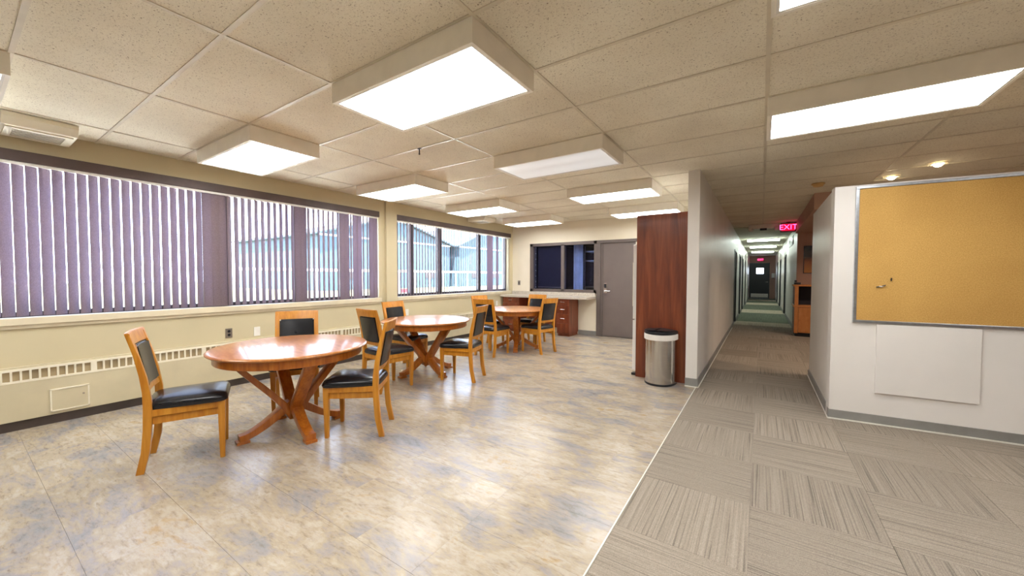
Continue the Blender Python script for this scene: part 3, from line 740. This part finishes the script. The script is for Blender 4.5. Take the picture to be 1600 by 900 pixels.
# wall plates
def plate(x, y, z, wx, label, mat, kind, face='x'):
    t = thing('wall_plate', label, kind, (x, y, z), 0 if face == 'x' else -PI / 2)
    obj('cover', MB().box(0, .007, -.036, .036, -.058, .058, bev=.002), mat, t)
    return t
M_plate_grey = plain('brushed_grey_plate', (150, 142, 132), 0.35, 0.6)
t = plate(XW, 1.917, .655, 0, 'grey duplex outlet on the window wall behind the nearest table', M_plate_grey, 'outlet')
for z in (-.022, .022): obj('socket', MB().tube((.004, 0, z), (.009, 0, z), .016, 16), M_black, t)
plate(XW, 2.225, .64, 0, 'blank white wall plate right of the grey outlet', M_white, 'wall plate')
plate(XW, 4.70, .69, 0, 'white outlet plate just past the pillar behind the second table', M_white, 'outlet')
plate(XW, 7.52, .69, 0, 'white outlet plate low by the far corner behind the third table', M_white, 'outlet')
t = plate(-5.225, YB, 1.185, 0, 'small grey switch plate on the end wall left of the internal window', M_plate_grey, 'switch', 'y')
obj('toggle', MB().box(.006, .016, -.008, .008, -.02, .02), M_black, t)

# ------------------------------------------------------------------ furniture
def make_chair(loc, rz, label):
    t = thing('dining_chair', label, 'chair', loc, rz, 'oak and black leather dining chairs')
    # rear legs run up into the back posts: one side profile (y, z)
    fr = [(-.222, 0), (-.190, .15), (-.178, .30), (-.172, .43), (-.176, .52), (-.196, .66), (-.228, .80), (-.272, .955)]
    bk = [(-.300, .972), (-.262, .82), (-.236, .68), (-.222, .56), (-.220, .45), (-.224, .30), (-.236, .15), (-.266, 0)]
    for s in (-1, 1):
        x0, x1 = (.172, .206) if s > 0 else (-.206, -.172)
        obj('rear_leg', MB().prism(fr + bk, x0, x1, axis='x', bev=.004), M_oak, t, smooth=35)
    for s in (-1, 1):
        b = bmesh.new(); V = []
        for z, h in ((0, .015), (.30, .021), (.44, .023)):
            cx, cy = s * (.185 - (.023 - h) * .3), .205
            V.append([b.verts.new((cx + a * h, cy + c * h, z)) for a, c in ((-1, -1), (1, -1), (1, 1), (-1, 1))])
        for P, Q in zip(V, V[1:]):
            for i in range(4): b.faces.new((P[i], P[(i + 1) % 4], Q[(i + 1) % 4], Q[i]))
        b.faces.new(V[0][::-1]); b.faces.new(V[-1])
        bmesh.ops.recalc_face_normals(b, faces=b.faces[:])
        bmesh.ops.bevel(b, geom=[e for e in b.edges if e.calc_face_angle(0) > .6], offset=.003, segments=2, affect='EDGES')
        obj('front_leg', MB().merge(b), M_oak, t, smooth=35)
    obj('seat_rail', MB().box(-.165, .165, .192, .218, .375, .432, bev=.003), M_oak, t)
    obj('seat_rail', MB().box(-.172, .172, -.212, -.188, .375, .432, bev=.003), M_oak, t)
    for s in (-1, 1):
        a, c = sorted((s * .176, s * .202))
        obj('seat_rail', MB().box(a, c, -.18, .187, .385, .432, bev=.003), M_oak, t)
        a, c = sorted((s * .160, s * .182))
        obj('side_stretcher', MB().box(a, c, -.18, .187, .328, .380, bev=.003), M_oak, t)
    # cushion: domed, wider in front
    b = bmesh.new(); n_ = 12; g = {}
    def sup(u): return math.copysign(abs(u) ** .8, u)
    prof = [(1.0, .432), (1.02, .447), (1.0, .466), (.965, .480), (.90, .489), (.70, .499), (.40, .505), (.0, .507)]
    rings = []
    segs = 40
    for k, z in prof:
        ring = []
        if k == 0: rings.append([b.verts.new((0, .0, z))]); continue
        for i in range(segs):
            a = 2 * PI * i / segs; e = 0.28
            cx = math.copysign(abs(math.cos(a)) ** e, math.cos(a)); cy = math.copysign(abs(math.sin(a)) ** e, math.sin(a))
            yy = .01 + .232 * cy * k; ww = .212 + .022 * (yy / .23)
            ring.append(b.verts.new((ww * cx * k, yy, z)))
        rings.append(ring)
    for P, Q in zip(rings, rings[1:]):
        for i in range(segs):
            j = (i + 1) % segs
            b.faces.new((P[i], P[j], Q[j], Q[i]) if len(Q) > 1 else (P[i], P[j], Q[0]))
    b.faces.new(rings[0][::-1]); bmesh.ops.recalc_face_normals(b, faces=b.faces[:])
    cu = obj('seat_cushion', MB().merge(b), M_leather, t, smooth=50)
    # back: lean follows the posts; curved rails bowed backwards
    def bowed(z0, z1, y0, y1, th, bow, xw, name, mat, bev=.004):
        b = bmesh.new(); n_ = 8; A = []
        for i in range(n_ + 1):
            x = -xw + 2 * xw * i / n_; bo = -bow * (1 - (2 * i / n_ - 1) ** 2)
            A.append([b.verts.new((x, yy + bo + q, zz)) for yy, zz, q in ((y0, z0, -th / 2), (y0, z0, th / 2), (y1, z1, th / 2), (y1, z1, -th / 2))])
        for P, Q in zip(A, A[1:]):
            for i in range(4): b.faces.new((P[i], P[(i + 1) % 4], Q[(i + 1) % 4], Q[i]))
        b.faces.new(A[0][::-1]); b.faces.new(A[-1]); bmesh.ops.recalc_face_normals(b, faces=b.faces[:])
        if bev: bmesh.ops.bevel(b, geom=[e for e in b.edges if e.calc_face_angle(0) > .6], offset=bev, segments=2, affect='EDGES')
        return obj(name, MB().merge(b), mat, t, smooth=40)
    bowed(.885, .972, -.265, -.288, .026, .018, .205, 'top_rail', M_oak)
    bowed(.545, .585, -.200, -.206, .022, .012, .176, 'lower_rail', M_oak)
    bowed(.585, .885, -.206, -.263, .040, .016, .164, 'back_cushion', M_leather, .012)
    for s in (-1, 1):
        b = bmesh.new(); x0, x1 = sorted((s * .164, s * .176))
        obj('back_stile', MB().prism([(-.190, .58), (-.250, .89), (-.276, .89), (-.218, .58)], x0, x1, axis='x'), M_oak, t)
    return t
chairs = [
 (-3.597, 1.008, 67.6, 'nearest oak chair with black seat, at the left side of the front table, turned right'),
 (-2.967, 2.016, 219.0, 'oak chair with black seat on the right side of the front round table'),
 (-4.02, 2.007, -30.1, 'oak chair behind the front table, its black backrest facing the room by the outlets'),
 (-3.80, 2.99, 86.0, 'oak chair seen from behind, its black back panel between the front and second tables'),
 (-3.316, 3.81, 196.8, 'oak chair on the right side of the second table, its white-lit seat toward the table'),
 (-4.38, 3.782, 3.7, 'oak chair behind the second table, against the wall by the pillar'),
 (-3.899, 5.281, 92.2, 'oak chair seen from behind at the near left of the farthest table'),
 (-4.41, 5.85, -9.7, 'oak chair on the window side of the farthest table, mostly hidden by another chair back'),
 (-3.346, 5.912, 168.0, 'oak chair on the right side of the farthest table, seen from its back'),
 (-3.91, 6.623, -88.1, 'oak chair on the far side of the farthest table, facing the room before the countertop'),
]
proto = None
for x, y, a, lab in chairs:
    rz = R(a - 90)
    if proto is None: proto = make_chair((x, y, 0), rz, lab)
    else: dup(proto, (x, y, 0), rz, lab)

def make_table(loc, rz, label):
    t = thing('dining_table', label, 'table', loc, rz, 'round pedestal dining tables')
    obj('tabletop', MB().lathe([(0, .722), (.575, .722), (.596, .726), (.608, .735), (.609, .742), (.602, .750), (.59, .753), (0, .753)], 72), M_table, t, smooth=35)
    obj('apron', MB().lathe([(.535, .722), (.562, .722), (.562, .662), (.556, .656), (.535, .656), (.535, .722)], 72), M_leg, t, smooth=35)
    for k in range(2):
        a = R(-28 + 180 * k)
        obj('apron_block', MB().box(.528, .567, -.02, .02, .656, .722, bev=.002), M_leg, t, rz=a)
    obj('cross_brace', MB().box(-.53, .53, -.04, .04, .668, .722).box(-.04, .04, -.53, .53, .668, .7215), M_leg, t)
    obj('hub', MB().box(-.045, .045, -.045, .045, .135, .255, bev=.006), M_leg, t)
    up = [(.02, .12, .045, .026), (.055, .19, .045, .028), (.10, .265, .046, .026), (.17, .35, .047, .024), (.26, .452, .048, .023), (.35, .553, .048, .022), (.445, .668, .048, .021)]
    lo = [(.02, .245, .042, .034), (.08, .205, .042, .033), (.15, .155, .041, .031), (.225, .105, .040, .028), (.30, .068, .039, .026), (.36, .048, .038, .026), (.405, .044, .038, .026)]
    for k in range(4):
        a = R(90 * k)
        obj('upper_arm', MB().sweep(up), M_leg, t, rz=a, smooth=35)
        ft = obj('foot', MB().sweep(lo), M_leg, t, rz=a, smooth=35)
        obj('foot_pad', MB().box(.335, .425, -.043, .043, 0, .022, bev=.004), M_leg, ft)
    return t
tb = make_table((-3.43, 1.685, 0), R(-9), 'nearest round cherry pedestal table with window reflections on its top')
dup(tb, (-3.91, 3.73, 0), R(-10), 'second round cherry pedestal table, in the middle of the three')
dup(tb, (-3.825, 5.95, 0), R(-61), 'farthest round cherry pedestal table, before the countertop')

# trash can: half-round front, flat back
t = thing('trash_can', 'half-round stainless steel trash can with black lid before the dark wood panel', 'trash can', (-1.06, 5.10, 0))
def D(wd, dp, n_=28):
    return [(wd * math.copysign(abs(math.cos(a)) ** .9, math.cos(a)), -dp * abs(math.sin(a)) ** .95) for a in [PI * i / n_ for i in range(n_ + 1)]]
obj('base_ring', MB().prism(D(.192, .272), 0, .025, bev=.003), M_black, t, smooth=35)
obj('body', MB().prism(D(.190, .268), .025, .60), M_steel, t, smooth=35)
obj('bin_liner', MB().prism(D(.203, .282), .565, .635, bev=.008), M_bag, t, smooth=35)
ld = obj('lid', MB().prism(D(.200, .278), .635, .672, bev=.008), M_black, t, smooth=35)
for s in (-1, 1):
    b = bmesh.new(); dd = D(.185, .255)
    pts = [p for p in dd if p[0] * s >= .0] 
    pts = pts + [(0.002 * s, 0)] if s > 0 else [(0.002 * s, 0)] + pts
    m_ = MB().prism(pts, 0, .010, mat=Matrix.Translation((0, 0, .690)) @ Matrix.Rotation(R(7) * s, 4, 'Y'))
    obj('lid_flap', m_, M_black, ld)

# ------------------------------------------------------------------ outdoors
def grass_mat():
    m, n, l, p = nodes_of('dry_grass'); g = N(n, 'NewGeometry'); a = N(n, 'TexNoise', Scale=.5, Detail=8.0); l.new(g.outputs['Position'], a.inputs['Vector'])
    r = ramp(n, [(.3, (70, 80, 44)), (.5, (100, 98, 60)), (.7, (118, 110, 78))]); l.new(a.outputs['Fac'], r.inputs[0]); l.new(r.outputs[0], p.inputs['Base Color']); p.inputs['Roughness'].default_value = .95
    return m
struct('ground', MB().box(-120, -5.75, -60, 90, -.7, -.35), grass_mat())
struct('pavement', MB().box(-14, -6.2, -60, 90, -.36, -.33), plain('concrete', (214, 210, 200), .9))
M_shed = plain('pale_blue_metal_siding', (64, 83, 94), .6, vary=.05)
M_shedroof = plain('grey_blue_metal_roof', (60, 74, 84), .6, vary=.05)
M_lt = plain('white_painted_metal', (235, 235, 232), .5)
def shed(x0, x1, y0, y1, eave, ridge, label):
    t = thing('warehouse', label, 'building', ((x0 + x1) / 2, (y0 + y1) / 2, -.35))
    hx, hy = (x1 - x0) / 2, (y1 - y0) / 2
    obj('wall', MB().prism([(-hy, 0), (hy, 0), (hy, eave), (0, ridge), (-hy, eave)], -hx, hx, axis='x'), M_shed, t)
    for s in (-1, 1):
        obj('roof_slope', MB().prism([(0, ridge + .02), (s * (hy + .5), eave - .1), (s * (hy + .5), eave + .1), (0, ridge + .25)], -hx - .5, hx + .5, axis='x'), M_shedroof, t)
    obj('eave_trim', MB().box(hx, hx + .06, -hy, hy, eave - .15, eave + .05), M_lt, t)
    for i in range(3):
        yy = -hy * .6 + hy * .6 * i
        obj('window', MB().box(hx, hx + .05, yy - .9, yy + .9, 1.4, 2.6), M_mullion, t)
    return t
shed(-62, -41, 23, 44.2, 6.4, 9.3, 'pale blue gabled metal shed outside, left one seen through the far window')
shed(-62, -40, 45.3, 65, 6.4, 10.6, 'pale blue gabled metal shed outside, right one seen through the far window')
t = thing('guard_rail', 'white horizontal rail fence across the grass outside', 'fence', (-36, 30, -.35))
obj('rail', MB().box(-.05, .05, -50, 60, 2.15, 2.4), M_lt, t)
for i in range(45): obj('post', MB().box(-.06, .06, -50.0 + 2.5 * i - .04, -50.0 + 2.5 * i + .04, 0, 2.2), M_tee, t)
t = thing('yard_sign', 'small red and white sign on the grass outside the far window', 'sign', (-9.2, 7.95, -.35))
obj('board', MB().box(-.015, .015, -.22, .22, 1.19, 1.31), plain('red_sign_paint', (205, 40, 50), .5), t)
obj('post', MB().box(-.02, .02, -.03, .03, 0, 1.19), M_lt, t)
